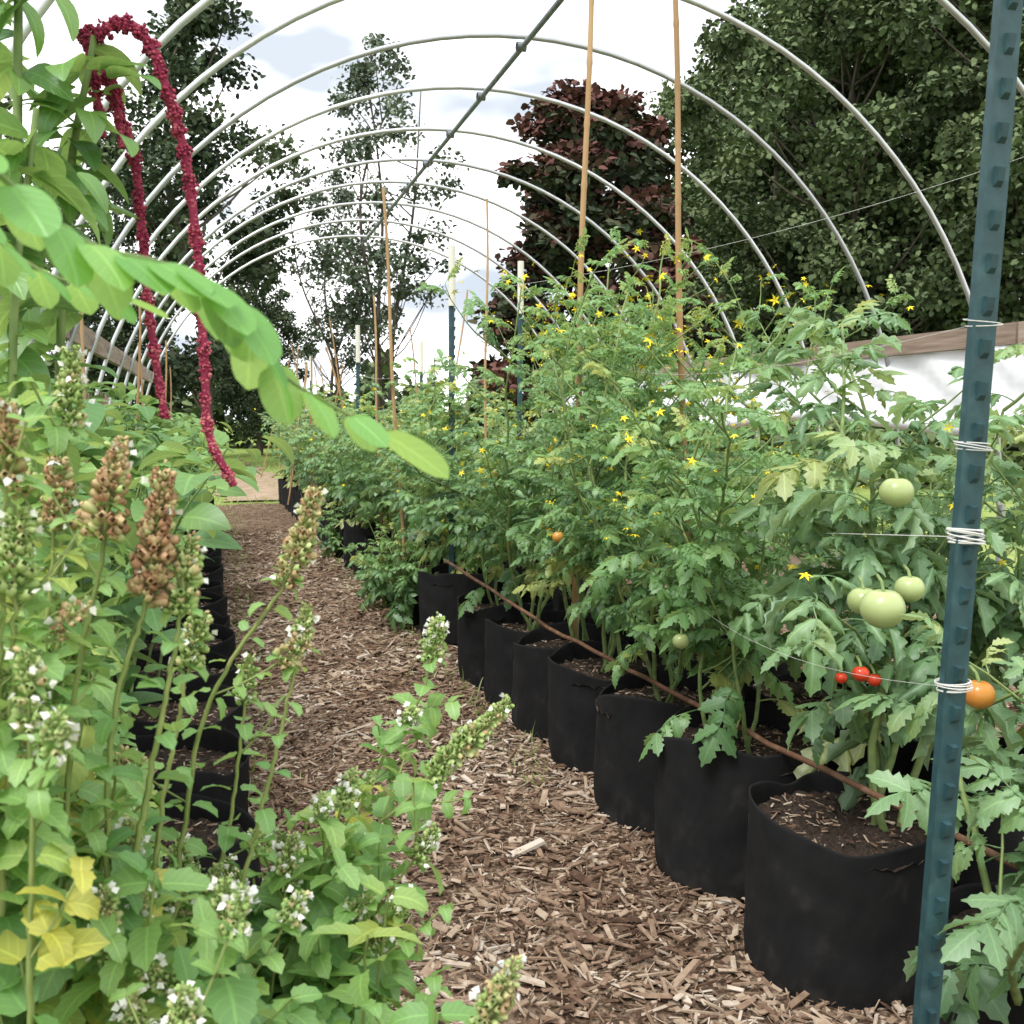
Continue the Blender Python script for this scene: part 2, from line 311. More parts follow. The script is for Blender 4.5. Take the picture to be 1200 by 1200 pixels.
# ---------------------------------------------------------------- fabric pot
cw=.13
cv=[(-cw,0,0),(cw*.7,.05,0),(cw,.95,0),(-cw*.6,1,0),(-cw*.8,.03,.07),(cw*.6,.07,.06),(cw*.85,.9,.08),(-cw*.5,.97,.05)]
chipT=mk([(x,y-.5,z) for x,y,z in cv],[(4,5,6,7),(0,1,5,4),(1,2,6,5),(2,3,7,6),(3,0,4,7)],[(1,0,0)]*8)
def potmesh(seed,r0=.235,h=.4):
    r=np.random.default_rng(seed); mb=MB(); nu=96
    ph=r.uniform(0,6,8)
    zs=np.linspace(.02,.985,16)
    prof=[(0.0,.0),(.9,.0),(.97,.008)]+[(1.0-.03*(1-min(1,z*6)),z) for z in zs]+[(1.0,1.0),(.985,1.003),(.975,.985),(.972,.93),(.97,.84)]
    V=[];A=[]
    fa=r.uniform(0,6.28,3)
    for q,(rr,zz) in enumerate(prof):
        for i in range(nu):
            a=i/nu*2*math.pi
            cr=.5+.5*math.sin(4*a+ph[6]+2*zz)
            wob=.020*math.sin(2*a+ph[0])+.015*math.sin(3*a+ph[1]+zz*3)+.009*math.sin(7*a+ph[2]+zz*5)*zz+.009*math.sin(13*a+ph[3]-zz*9)*cr*(1-zz*.6)+.009*math.sin(zz*21+3*a+ph[7])*cr*(1 if zz<.95 else 0)
            sag=0
            for k in range(3):
                da=math.atan2(math.sin(a-fa[k]),math.cos(a-fa[k])); g=math.exp(-(da/(.22+.1*k))**2); wob-=.035*g*zz**5; sag+=.02*g
            if zz>.86 : wob+=.008
            ra=r0*(rr+wob*(1 if rr>.5 else 0)); z=h*zz+(.016*math.sin(2*a+ph[4])+.007*math.sin(3*a+ph[5])-sag)*zz**4
            V.append((ra*math.cos(a),ra*math.sin(a),z)); A.append((1,zz,.36+.28*math.exp(-zz*10)+.05*r.normal()+(.1 if zz>.985 else 0)))
    F=[(j*nu+i,j*nu+(i+1)%nu,(j+1)*nu+(i+1)%nu,(j+1)*nu+i) for j in range(len(prof)-1) for i in range(nu)]
    mb.add(np.array(V),np.array(F),np.array(A),0)
    V=[(0,0,h*.86)];A=[(1,0,.4)]; rings=7
    for j in range(1,rings+1):
        for i in range(nu):
            a=i/nu*2*math.pi; q=r0*.985*j/rings; V.append((q*math.cos(a),q*math.sin(a),h*.85+r.normal(0,.005))); A.append((1,0,.4+r.normal(0,.1)))
    F=[(1+(j)*nu+i,1+(j+1)*nu+i,1+(j+1)*nu+(i+1)%nu,1+(j)*nu+(i+1)%nu) for j in range(rings-1) for i in range(nu)]
    F3=np.array([(0,1+i,1+(i+1)%nu) for i in range(nu)])
    V=np.array(V);A=np.array(A,float); n0=mb.n; mb.add(V,np.array(F),A,1); mb.F.append((F3+n0,1))
    n=150; aa=r.uniform(0,6.28,n); q=r0*.9*np.sqrt(r.random(n)); P=np.stack([q*np.cos(aa),q*np.sin(aa),np.full(n,h*.86+.004)],1)
    D=np.stack([np.cos(aa*7),np.sin(aa*7),r.normal(0,.25,n)],1)
    mb.inst(chipT,frames(D,r.normal(0,.4,n),r.uniform(.006,.03,n)),P,r.random(n)*.9,2)
    return mb.mesh('fabric_pot_mesh',[M_pot,M_soil,M_chip])
pots=[potmesh(i) for i in range(5)]
# ---------------------------------------------------------------- ground
def hgt(x,y): return .012*np.sin(x*5.1+y*2.3)+.010*np.sin(y*7.3-x*3.1)+.02
def grid(x0,x1,y0,y1,nx,ny,zf,mat,name,tint=.5,tj=.1):
    X,Y=np.meshgrid(np.linspace(x0,x1,nx),np.linspace(y0,y1,ny)); Z=zf(X,Y)
    V=np.stack([X,Y,Z],-1).reshape(-1,3); i=np.arange(ny-1)[:,None]*nx+np.arange(nx-1)[None]
    F=np.stack([i,i+1,i+nx+1,i+nx],-1).reshape(-1,4); A=np.ones((len(V),3)); A[:,2]=tint+R.normal(0,tj,len(V))
    mb=MB(); mb.add(V,F,A,0); return obj(name,mb.mesh(name,[mat]))
M_gr=tintmat('grass_ground',[(0,(.1,.14,.04)),(.5,(.2,.27,.075)),(.8,(.3,.35,.13)),(1,(.4,.36,.22))],.95,nscale=3,namt=.6,bump=0,diffuse=True)
grid(-250,250,-60,400,60,60,lambda X,Y:X*0-.01,M_gr,'ground')
grid(-1.0,4.8,-1.5,15.8,140,420,lambda X,Y:hgt(X,Y)+R.normal(0,.004,X.shape),M_mulch,'mulch_path')
mb=MB(); yy=np.linspace(16.6,34,50); cx=.55-.05*(yy-17)+.35*np.sin((yy-17)*.25); hw=.62+.15*np.sin(yy*2.1)+.5*(yy>25)*(yy-25)*.1
V=[];
for a,b_,c in zip(yy,cx,hw):
    for k in np.linspace(-1,1,9): V.append((b_+c*k*(1+.12*math.sin(a*7)),a,.012+.01*(1-k*k)))
F=[(i*9+j,i*9+j+1,(i+1)*9+j+1,(i+1)*9+j) for i in range(49) for j in range(8)]
A=np.ones((len(V),3)); A[:,2]=.5+R.normal(0,.1,len(V)); mb.add(np.array(V),np.array(F),A,0)
obj('dirt_path',mb.mesh('dirt',[tintmat('dirt_path',[(0,(.17,.17,.08)),(.4,(.30,.23,.16)),(1,(.42,.32,.25))],.95,nscale=5,namt=.8,bump=0,det=4,diffuse=True)]))
mb=MB()
def chips(n,x0,x1,y0,y1,lo,hi,pw,wl=.5,wh=2.0):
    x=R.uniform(x0,x1,n); y=y0+(y1-y0)*R.random(n)**pw; z=hgt(x,y)+R.uniform(0,.018,n)
    a=R.uniform(0,6.28,n); D=np.stack([np.cos(a),np.sin(a),R.normal(0,.2,n)],1); s=np.exp(R.uniform(math.log(lo),math.log(hi),n))
    M=frames(D,R.normal(0,.4,n),s); wx=R.uniform(wl,wh,n)*np.clip(.05/s,.4,1.6); M[:,:,0]*=wx[:,None]
    t=np.clip(R.normal(.52,.24,n)+.12*np.sin(x*4+1)*np.sin(y*3.1)+.08*np.sin(x*9-y*7),0.02,1); mb.inst(chipT,M,np.stack([x,y,z],1),t,0)
chips(14000,-.5,1.5,1.0,4.5,.008,.035,1)
chips(7500,-.4,1.4,1.0,5,.02,.09,1,.10,.45)
chips(2400,-.4,1.4,1.0,5,.04,.085,1,.6,1.8)
chips(300,-.3,1.3,1.2,6,.08,.14,1,.5,2.2)
chips(9000,-.5,1.5,4.5,12,.025,.08,1.2)
chips(1500,1.5,3.4,1.5,6,.04,.1,1.2)
obj('wood_chip_mulch',mb.mesh('chips',[M_chip],smooth=False))
blade=leaf(3,lambda s:.045*(1.02-s),.8)
mb=MB(); n=9500; x=R.uniform(-3,6,n); y=R.uniform(15.2,32,n); ccx=.55-.05*(y-17)+.35*np.sin((y-17)*.25); k=(abs(x-ccx)<.6)&(y>16.8); k&=R.random(n)<.93; x=x[~k];y=y[~k]; n=len(x)
D=np.stack([R.normal(0,.4,n),R.normal(0,.4,n),np.ones(n)],1); mb.inst(blade,frames(D,R.uniform(0,6,n),R.uniform(.05,.18,n),up=(0,1,0)),np.stack([x,y,np.zeros(n)],1),R.uniform(.3,1,n),0)
obj('grass',mb.mesh('grass',[M_grs]))
mb=MB(); n=1000; x=R.choice([1.08,.97,.12],n)+R.normal(0,.06,n); y=R.uniform(3.2,14,n)
D=np.stack([R.normal(0,.6,n),R.normal(0,.6,n),np.ones(n)],1); mb.inst(blade,frames(D,R.uniform(0,6,n),R.uniform(.03,.11,n),up=(0,1,0)),np.stack([x,y,hgt(x,y)],1),R.uniform(.3,.9,n),0)
obj('weeds',mb.mesh('weeds',[M_grs]))
# ---------------------------------------------------------------- hoop house
hh=bpy.data.objects.new('hoop_house_frame',None); C.collection.objects.link(hh)
XC,ZC,RH=1.9,.80,2.9
HY=[2.3+1.05*i for i in range(12)]
for k,y in enumerate(HY):
    mb=MB(); P=[(XC-RH,y,-.05),(XC-RH,y,.4)]
    dx=R.normal(0,.03); dz=R.normal(0,.02)
    for a in np.linspace(180,0,49): P.append((XC+RH*math.cos(rad(a))+dx*math.sin(rad(a)),y+.03*math.sin(rad(a*2+k*40)),ZC+(RH+dz)*math.sin(rad(a))))
    P+=[(XC+RH,y,.4),(XC+RH,y,-.05)]
    mb.tube(P,.016,10,0,R.random()); 
    mb.tube([(XC-RH-.002,y,0),(XC-RH-.002,y,.75)],.023,10,0,.3); mb.tube([(XC+RH+.002,y,0),(XC+RH+.002,y,.75)],.023,10,0,.3)
    mb.tube([(XC-.03,y,ZC+RH-.045),(XC+.03,y,ZC+RH-.045)],.030,8,1,.5)
    obj('hoop_%d'%k,mb.mesh('hoop',[M_galv,M_purl]),parent=hh)
mb=MB(); mb.tube([(XC,yy_,ZC+RH-.055) for yy_ in np.linspace(1.6,14.2,20)],.018,8,0,.5,True)
obj('ridge_purlin',mb.mesh('purlin',[M_purl]),parent=hh)
def box(mb,x0,x1,y0,y1,z0,z1,mat=0,tint=.5):
    V=np.array([(x,y,z) for z in (z0,z1) for y in (y0,y1) for x in (x0,x1)],float)
    F=np.array([(0,2,3,1),(4,5,7,6),(0,1,5,4),(2,6,7,3),(0,4,6,2),(1,3,7,5)]); mb.add(V,F,np.tile([1,0,tint],(8,1)).astype(float),mat)
mb=MB()
xl=XC-math.sqrt(RH**2-(1.85-ZC)**2); xr=XC+math.sqrt(RH**2-(1.85-ZC)**2)
for i in range(4):
    box(mb,xl-.065,xl-.025,2.2+3*i,5.18+3*i,1.76,1.90,0,R.uniform(.3,.7)); box(mb,xr+.025,xr+.065,2.2+3*i,5.18+3*i,1.75,1.88,0,R.uniform(.3,.7))
    box(mb,XC-RH-.07,XC-RH-.03,2.2+3*i,5.18+3*i,.02,.24,0,.5); box(mb,XC+RH+.03,XC+RH+.07,2.2+3*i,5.18+3*i,.02,.24,0,.5)
obj('hip_boards',mb.mesh('boards',[M_wood],False),parent=hh)
M_pl=tintmat('white_plastic',[(0,(.6,.62,.65)),(.5,(.74,.76,.78)),(1,(.8,.8,.8))],.4,nscale=2.5,namt=.5,bump=.6,bdist=.05,spec=.4)
V=[];ny,nz=120,10
for j in range(nz+1):
    for i in range(ny+1):
        y=2.2+12*i/ny; z=1.75-.45*j/nz; V.append((xr+.07-.10*j/nz+.025*math.sin(y*9+j*.8)+.02*math.sin(y*3.3),y,z-.05*math.sin(y*1.5)*j/nz))
F=[(j*(ny+1)+i,j*(ny+1)+i+1,(j+1)*(ny+1)+i+1,(j+1)*(ny+1)+i) for j in range(nz) for i in range(ny)]
mb=MB(); mb.add(np.array(V),np.array(F),np.tile([1,0,.5],(len(V),1)).astype(float),0)
mb.tube([(xr-.03,2.2+12*i/60,1.28-.05*math.sin((2.2+12*i/60)*1.5)) for i in range(61)],.05,10,0,.4)
obj('plastic_side_curtain',mb.mesh('curtain',[M_pl]),parent=hh)
mb=MB()
for i in range(90):
    y=3+.12*i; box(mb,-1.3,-1.28,y,y+.05,.0,1.55+R.normal(0,.03),0,R.random())
box(mb,-1.278,-1.24,3,13.8,1.35,1.42,0,.5); box(mb,-1.278,-1.24,3,13.8,.5,.57,0,.5)
obj('slat_fence',mb.mesh('fence',[M_wood],False))
# ---------------------------------------------------------------- pots + tomatoes
vN=[tomato(100+i,H=1.55+.12*(i%3),spread=.38,nst=4,lv=cmpN,L0=.25,dens=.78,nflow=22,dead=.3) for i in range(3)]
vF=[tomato(120+i,H=1.85+.1*i,spread=.36,nst=4,lv=cmpF,L0=.25,zmin=.62,nflow=65,dens=.8,dead=.3) for i in range(3)]
vB=[tomato(140+i,H=1.6,spread=.38,nst=4,lv=cmpN,L0=.24,zmin=.5,leafmat_=M_tomb,dens=.78,nflow=22,dead=.3) for i in range(2)]
def potx(y): return 1.41-.026*(y-2.2)
ys=[2.06,2.56,3.03,3.5,3.95,4.4,4.85,5.8]+[6.35+.5*i for i in range(20)]
for i,y in enumerate(ys):
    x=potx(y); sc=R.uniform(.95,1.03); sc=1.0 if i==0 else sc
    obj('fabric_pot',pots[i%5],(x,y,hgt(x,y)-.01),R.uniform(0,6),sc)
    x2=x+.55; 
    if y<7: obj('fabric_pot',pots[(i+1)%5],(x2,y+.08,hgt(x2,y)-.01),R.uniform(0,6),R.uniform(.95,1.03))
    if i==0: continue
    if i in (2,3,4,5): me=vF[i%3]; s=[0,0,.84,.97,1.0,.98][i]
    else: me=(vN+vB)[i%5]; s=R.uniform(.86,1.0) if y<7 else R.uniform(.78,.92)
    if i==1: me=vN[1]; s=.86
    obj('tomato_plant',me,(x,y,0),R.uniform(0,6),(s,s,s))
    if y<12:
        me=vF[(i+1)%3] if i in(4,5,6) else (vN+vB)[(i+2)%5]; s=R.uniform(.95,1.05) if 3.8<y<6 else .82
        if y<3.3: s=.74
        obj('tomato_plant',me,(x2+.05,y+.08,0),R.uniform(0,6),(s,s,s*.98))
def W(az,d,z): return tuple(pol(az,d,z))
px,py=potx(2.06),2.06
obj('tomato_plant',tomato(7,H=1.72,spread=.26,nst=4,lv=cmpR+cmpN[:3]+cmpF[1:],L0=.31,zmin=.62,dens=.85,nflow=4,leafmat_=M_tomb,r0=.0105,dead=.4),(px+.08,py,0),2.2,(1,1,.93))
obj('tomato_plant',tomato(17,H=1.3,spread=.33,nst=4,lv=cmpR+cmpN,L0=.29,zmin=.5,dens=.85,nflow=4,leafmat_=M_tomb,dead=.3),(px+.64,py+.05,0),1.1)
obj('tomato_plant',tomato(27,H=.92,spread=.8,nst=5,lv=cmpN,L0=.24,zmin=.42,dens=.9,nflow=0,leafmat_=M_tomb),(1.32,1.34,-.02),1.1)
obj('fabric_pot',pots[2],(1.45,1.42,.01),1,.95)
def fruit(name,loc,r,mi,tint=.5):
    mb=MB(); sphere_fruit(mb,(0,0,0),r,0,tint,calm=1); obj(name,mb.mesh(name,[M_fruit[mi],M_stem]),loc)
fruit('green_tomato',W(35.9,1.96,.905),.041,0); fruit('green_tomato',W(34.9,2.04,.905),.030,0,.3); fruit('green_tomato',W(37.2,2.1,.92),.029,0,.4)
fruit('green_tomato',W(36.4,2.1,1.12),.033,0,.3); fruit('green_tomato',W(25.3,2.78,.66),.024,0,.3)
fruit('red_tomato',W(34.9,2.3,.69),.019,1); fruit('red_tomato',W(33.9,2.34,.67),.014,1); fruit('red_tomato',W(35.6,2.38,.655),.016,1)
fruit('orange_tomato',W(40.7,1.98,.73),.029,2,.2); fruit('orange_tomato',W(18.4,3.55,.86),.022,2)
low=[tomato(160+i,H=.75,spread=.7,nst=6,lv=cmpN,L0=.2,zmin=.1,nflow=0) for i in range(2)]
obj('tomato_plant',low[0],(1.05,6.1,-.15),0,.95); obj('tomato_plant',low[1],(.98,9.3,-.15),1,.8); obj('tomato_plant',low[1],(1.02,6.7,-.15),2,.8)
mb=MB(); P=cat([(1.12,5.2,.56),(1.24,4.0,.47),(1.33,3.0,.45),(1.40,2.3,.435),(1.5,1.35,.43)],30); P+=R.normal(0,.0025,P.shape); mb.tube(P,.008,8,0,.5,True); obj('wooden_pole',mb.mesh('pole',[M_rust]))
# ---------------------------------------------------------------- bamboo stakes
def bamboo(p0,p1,r=.010):
    mb=MB(); p0=np.array(p0,float);p1=np.array(p1,float); L=np.linalg.norm(p1-p0); n=int(L/.02); P=[];rr=[]
    for i in range(n+1):
        s=i/n; P.append(p0+(p1-p0)*s+np.array([.008*math.sin(s*9),0.006*math.sin(s*7),0])); q=(s*L)%.24; rr.append(r*(1-.3*s)*(1.18 if q<.02 else 1))
    mb.tube(P,rr,8,0,R.uniform(.3,.7),True); obj('bamboo_stake',mb.mesh('bamboo',[M_bam]))
bamboo((1.36,3.9,.3),(1.46,4.0,3.35),.0145)
bamboo((1.95,4.05,.3),(1.85,4.1,3.3),.016)
bamboo((1.14,6.6,.2),(1.02,6.6,2.75),.013)
bamboo((1.66,6.5,.3),(1.67,6.5,2.7),.010)
for i in range(18):
    y=8+.7*i; o=(.4 if i%2 else -.1); bamboo((potx(y)+R.normal(0,.2)+o,y,.3),(potx(y)+R.normal(0,.2)+o,y,R.uniform(1.9,2.5)),.010)
for i in range(5): y=4.5+1.7*i; bamboo((-.5,y,.2),(-.5+R.normal(0,.1),y,R.uniform(1.6,2.1)),.009)
# ---------------------------------------------------------------- T-posts
def tpost(p0,p1,rz,studs=True,sleeve=.33,name='metal_t_post'):
    mb=MB(); L=(np.array(p1)-np.array(p0)); H=np.linalg.norm(L)
    w=.0165;t=.0035;d=.030
    sec=[(-w,0),(w,0),(w,t),(t*.6,t),(t*.6,d),(-t*.6,d),(-t*.6,t),(-w,t)]
    n=len(sec); V=[(x,y,z) for z in (0,H) for x,y in sec]; F=np.array([(i,(i+1)%n,n+(i+1)%n,n+i) for i in range(n)])
    mb.add(np.array(V),F,np.tile([1,0,.45],(2*n,1)).astype(float),0)
    mb.add(np.array(V),np.array([(n+0,n+1,n+2,n+7),(n+3,n+4,n+5,n+6)]),np.tile([1,0,.45],(2*n,1)).astype(float),0)
    if studs:
        z=.4
        while z<H-.02:
            a=.0062;h=.0085
            V=np.array([(-a,0.0003,z-.013),(a,0.0003,z-.013),(a,.0003,z+.012),(-a,.0003,z+.012),(-a*.7,-h*.7,z-.006),(a*.7,-h*.7,z-.006),(a*.7,-h,z+.010),(-a*.7,-h,z+.010)])
            mb.add(V,np.array([(7,6,5,4),(0,1,5,4),(1,2,6,5),(2,3,7,6),(3,0,4,7)]),np.tile([1,0,.3],(8,1)).astype(float),0); z+=.052
    if sleeve: mb.tube([(0,.012,H-.0),(0,.012,H+sleeve)],.020,12,1,.5,True)
    o=obj(name,mb.mesh('tpost',[M_post,M_sleeve],False),p0)
    o.rotation_mode='QUATERNION'; o.rotation_quaternion=Vector(L).to_track_quat('Z','Y')@Quaternion((0,0,1),rz); return o
b=pol(38.2,1.42,0); tpt=pol(41.1,1.42,.1)
bq=np.array([b[0],b[1],0]); tq=np.array([tpt[0],tpt[1],1.95])
tpost(tuple(bq),tuple(tq),rad(-50))
def onpost(z): return bq+(tq-bq)*z/1.95
posts=[((1.27,5.72),1.93),((1.2,9.3),1.8),((1.18,14.),1.8),((1.87,6.4),1.97),((2.1,11.),1.8)]
for (x,y),z in posts: tpost((x,y,0),(x+.01,y,z),rad(-20))
mb=MB()
def wrap(z,turns,h,th=.0009):
    P=[]; c=onpost(z)
    for i in range(turns*20+1):
        a=i/20*2*math.pi; rr_=.0215+.0015*math.sin(a*.61); P.append(c+np.array([.004,.010,0])+np.array([rr_*math.cos(a),rr_*math.sin(a),h*(.5*math.sin(a*.37+z))+.002*math.sin(a+z*9)]))
    mb.tube(P,th,5,0,.6)
wrap(1.15,9,.018,.0011); wrap(.955,6,.010); wrap(1.265,4,.010,.0007); wrap(1.42,2,.01,.0006)
for z,z2,sg,e1 in ((1.42,1.45,.03,(1.3,3.1)),(.955,.8,.05,(1.25,2.6))):
    a=onpost(z); e=np.array([e1[0],e1[1],z2]); P=[a+(e-a)*s-np.array([0,0,sg*4*s*(1-s)]) for s in np.linspace(0,1,24)]; mb.tube(P,.00035,4,0,.2)
a=onpost(1.15); P=[a+(np.array([1.42,2.2,1.02])-a)*s for s in np.linspace(0,1,8)]; mb.tube(P,.0007,4,0,.5)
for e0,e1,sg in (((1.27,5.72,2.0),(4.2,3.4,2.75),.14),((1.27,5.72,1.7),(1.2,9.3,1.7),.1)):
    e0=np.array(e0);e1=np.array(e1); mb.tube([e0+(e1-e0)*s-np.array([0,0,sg*4*s*(1-s)]) for s in np.linspace(0,1,24)],.0009,4,0,.3)
obj('trellis_twine',mb.mesh('twine',[M_twine]))
# ---------------------------------------------------------------- left row pots and plants
def bushy(seed,H,spread,nst,lv,L0,mat,dens=1.,zmin=.3):
    r=np.random.default_rng(seed); mb=MB(); D=[];P_=[];S=[]
    for k in range(nst):
        a=r.uniform(0,6.28); sp=spread*r.uniform(.2,1.2); p=np.array([r.normal(0,.04),r.normal(0,.04),.3]); d=np.array([math.cos(a)*sp,math.sin(a)*sp,1.]); n=int(H*18); P=[p.copy()]
        for i in range(n):
            d+=r.normal(0,.08,3); d/=np.linalg.norm(d); p=p+d*(H-.3)/n; P.append(p.copy())
            if p[2]>zmin:
                for q in range(2):
                    if r.random()<dens*.8:
                        b=r.uniform(0,6.28); el=r.normal(.25,.35); D.append((math.cos(b)*math.cos(el),math.sin(b)*math.cos(el),math.sin(el))); off=np.array([math.cos(b),math.sin(b),.3])*r.uniform(.01,.09); P_.append(p+off); S.append(L0*r.uniform(.5,1.15))
        mb.tube(P,np.linspace(.007,.002,n+1),5,1,.5)
    D=np.array(D);P_=np.array(P_);S=np.array(S); ch=r.integers(0,len(lv),len(S)); f=np.clip(P_[:,2]/H,0,1)
    for c in range(len(lv)):
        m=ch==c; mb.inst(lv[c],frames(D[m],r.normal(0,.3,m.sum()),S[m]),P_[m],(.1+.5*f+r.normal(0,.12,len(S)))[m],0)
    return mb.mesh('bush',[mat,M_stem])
bs=[bushy(200,1.35,.25,9,beanL,.12,M_bean,zmin=.65),bushy(201,1.25,.27,9,beanL,.15,M_bean,zmin=.68),bushy(202,1.3,.27,10,herbL,.09,M_herb,zmin=.62)]
for i in range(20):
    y=2.35+.5*i; x=-.17-.008*i; obj('fabric_pot',pots[(i+2)%5],(x,y,hgt(x,y)-.01),i,.98)
    nm=['pepper_plant','bean_plant','basil_plant'][i%3]; s=R.uniform(.9,1.02)
    obj(nm,bs[i%3],(x-.16,y,0),R.uniform(0,6),s)
    if i<12: obj('bean_plant',bs[(i+1)%3],(-.95+R.normal(0,.08),y-.2+.1*i,0),R.uniform(0,6),R.uniform(1.0,1.18))
# ---------------------------------------------------------------- foreground herb (catnip)
mbh=MB(); HL=[[],[],[]]; HT=[]; CAL=[[],[],[]]; CT=[]; PET=[[],[]]
def hleaf(p,d,s,roll,t): HL[0].append(p);HL[1].append(d);HL[2].append((s,roll));HT.append(t)
def spike(P,Ls,br,width=.011,flowers=.3):
    seg=np.linalg.norm(np.diff(P,axis=0),axis=1); cum=np.concatenate([[0],np.cumsum(seg)]); tot=cum[-1]
    s=tot-Ls; k=0; gap=R.uniform(.85,1.25)
    while s<tot:
        p=np.array([np.interp(s,cum,P[:,j]) for j in range(3)]); i=min(np.searchsorted(cum,s),len(P)-1); t=P[i]-P[i-1]; t/=np.linalg.norm(t)+1e-9
        f=(s-(tot-Ls))/Ls; w=width*(1-.55*f**2)*R.uniform(.8,1.15)
        a0=R.uniform(0,6); n=24; ref=np.cross(t,[.3,.5,.8]); ref/=np.linalg.norm(ref); rf2=np.cross(t,ref)
        for q in range(n):
            a=a0+q*2*math.pi/n*1.6+R.normal(0,.25); o=ref*math.cos(a)+rf2*math.sin(a)
            d=o+t*R.uniform(.1,1.3); CAL[0].append(p+o*w*.35+t*R.normal(0,.003)); CAL[1].append(d); CAL[2].append(w*R.uniform(.4,.8)); CT.append(np.clip(br+R.normal(0,.2),0,1))
            if R.random()<flowers*.3: PET[0].append(p+o*w*1.05+t*.003); PET[1].append(o+R.normal(0,.4,3))
        if k%2==0 and f<.6:
            for sg in (-1,1): hleaf(p,ref*sg+t*.1,.02*(1.2-f),0,.6)
        s+= (.0075 if f>.25 else .0115)*gap; k+=1
def hstem(pts,leaf0=.05,leaf1=.02,sp=.042,r0=.0028,spk=.0,br=.3,side=.5,s0=0,flowers=.3,width=.012,tint=None):
    P=cat(pts,40); P[1:-1]+=R.normal(0,.0008,P[1:-1].shape); seg=np.linalg.norm(np.diff(P,axis=0),axis=1); cum=np.concatenate([[0],np.cumsum(seg)]); tot=cum[-1]
    mbh.tube(P,np.linspace(r0,r0*.45,len(P)),4,1,R.uniform(.2,.6))
    s=s0+.02; k=R.integers(0,2); 
    while s<tot-spk*.9:
        p=np.array([np.interp(s,cum,P[:,j]) for j in range(3)]); i=min(max(np.searchsorted(cum,s),1),len(P)-1); t=P[i]-P[i-1]; t/=np.linalg.norm(t)+1e-9
        X=np.cross(t,[0.2,.1,1.0]); X/=np.linalg.norm(X)+1e-9; Y=np.cross(t,X); a=k*math.pi/2+R.normal(0,.3); f=s/tot
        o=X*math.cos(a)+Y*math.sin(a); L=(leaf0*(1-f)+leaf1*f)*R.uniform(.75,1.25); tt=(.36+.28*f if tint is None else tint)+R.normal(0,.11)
        if R.random()<.02: tt=1.05
        for sg in (-1,1):
            d=o*sg+t*R.uniform(0,.5)+np.array([0,0,R.normal(-.1,.2)]); hleaf(p+o*sg*.006,d,L,R.normal(0,.3),tt)
            if R.random()<side and f<.92:
                q=p.copy(); dd=o*sg*.8+t*.8+R.normal(0,.2,3); dd/=np.linalg.norm(dd); m=R.integers(2,4)
                Q=[q.copy()]
                for u in range(m):
                    q=q+dd*.026; dd=dd+np.array([0,0,.12]); dd/=np.linalg.norm(dd); Q.append(q.copy()); o2=np.cross(dd,R.normal(0,1,3)); o2/=np.linalg.norm(o2)
                    for s2 in (-1,1): hleaf(q,o2*s2+dd*.4,L*(.75-.1*u)*R.uniform(.8,1.1),R.normal(0,.3),tt+.08)
                mbh.tube(Q,.0013,3,1,.4)
                if spk>0 and R.random()<.3 and f>.35: spike(np.array([Q[-1],Q[-1]+dd*.03]),.028,br,width*.8,flowers)
        s+=sp*(1-.25*f); k+=1
    if spk: spike(P,spk,br,width,flowers)
def hz(x): return np.interp(x,[-.5,-.2,-.13,-.09,.0,.06,.12,.2,.3],[1.27,1.20,1.06,.88,.83,.85,.82,.74,.6])
for i in range(150):
    x=R.uniform(-.75,.13); y=R.uniform(.80,1.5); xt=x+R.normal(.03,.05); 
    top=hz(xt/ y*1.1); top=1.27-(1.27-top)*y/1.1; top-=abs(R.normal(0,.08)); top=max(top,.45)+.02
    if math.hypot(xt,y)<.74: continue
    hstem([(x-.05,y+.05,.05),(x-.01,y,top*.5),(xt,y-.02,top)],leaf0=.088,leaf1=.040,side=.42,s0=max(0,top-.55),spk=.05 if R.random()<.32 else 0,br=R.uniform(.05,.3),flowers=.5,width=.013)
def S(pts,**k): hstem([pol(*p) for p in pts],**k)
S([(2,1.15,.55),(6,1.12,.76),(10.5,1.1,.865),(15.7,1.1,.962)],spk=.12,br=.18,side=.3,leaf0=.055,leaf1=.03,width=.018,flowers=.15)
S([(4,1.25,.6),(8.0,1.27,.82),(10.6,1.27,.92),(11.7,1.27,1.02)],spk=.05,br=.1,side=.4,leaf0=.055,leaf1=.035,flowers=.5,width=.015)
S([(-4,1.02,.6),(-1.5,1.02,.95),(3.2,1.0,1.11),(5.0,1.0,1.205)],spk=.10,br=.5,side=.1,leaf0=.03,leaf1=.015,width=.017,flowers=.2)
S([(-7,.85,.7),(-6,.85,1.0),(-4,.85,1.12),(-3.0,.85,1.225)],spk=.10,br=.75,side=.12,leaf0=.04,leaf1=.02,width=.018,flowers=.1)
S([(-9,.85,.7),(-8,.85,1.0),(-6.2,.85,1.15),(-5.3,.85,1.245)],spk=.07,br=.7,side=.3,leaf0=.045,leaf1=.02,width=.016,flowers=.1)
S([(-10,.95,.8),(-9,.96,1.05),(-7.9,.96,1.235)],spk=.06,br=.6,side=.3,leaf0=.05,width=.016,flowers=.1)
S([(-9,.95,.9),(-8,1.0,1.15),(-7.2,1.0,1.335)],spk=.07,br=.15,side=.3,leaf0=.055,leaf1=.035,width=.016,flowers=.6)
S([(-5,.85,.9),(-3,.85,1.05),(-1.7,.86,1.17)],spk=.06,br=.25,side=.08,leaf0=.03,width=.015,flowers=.2)
S([(-5,.95,.75),(-3,.95,.95),(-1.3,.95,1.09)],spk=.05,br=.1,side=.05,leaf0=.03,width=.015,flowers=.3)
S([(-12,.8,.9),(-11,.8,1.1),(-10.3,.8,1.28)],spk=.05,br=.65,side=.2,width=.014)
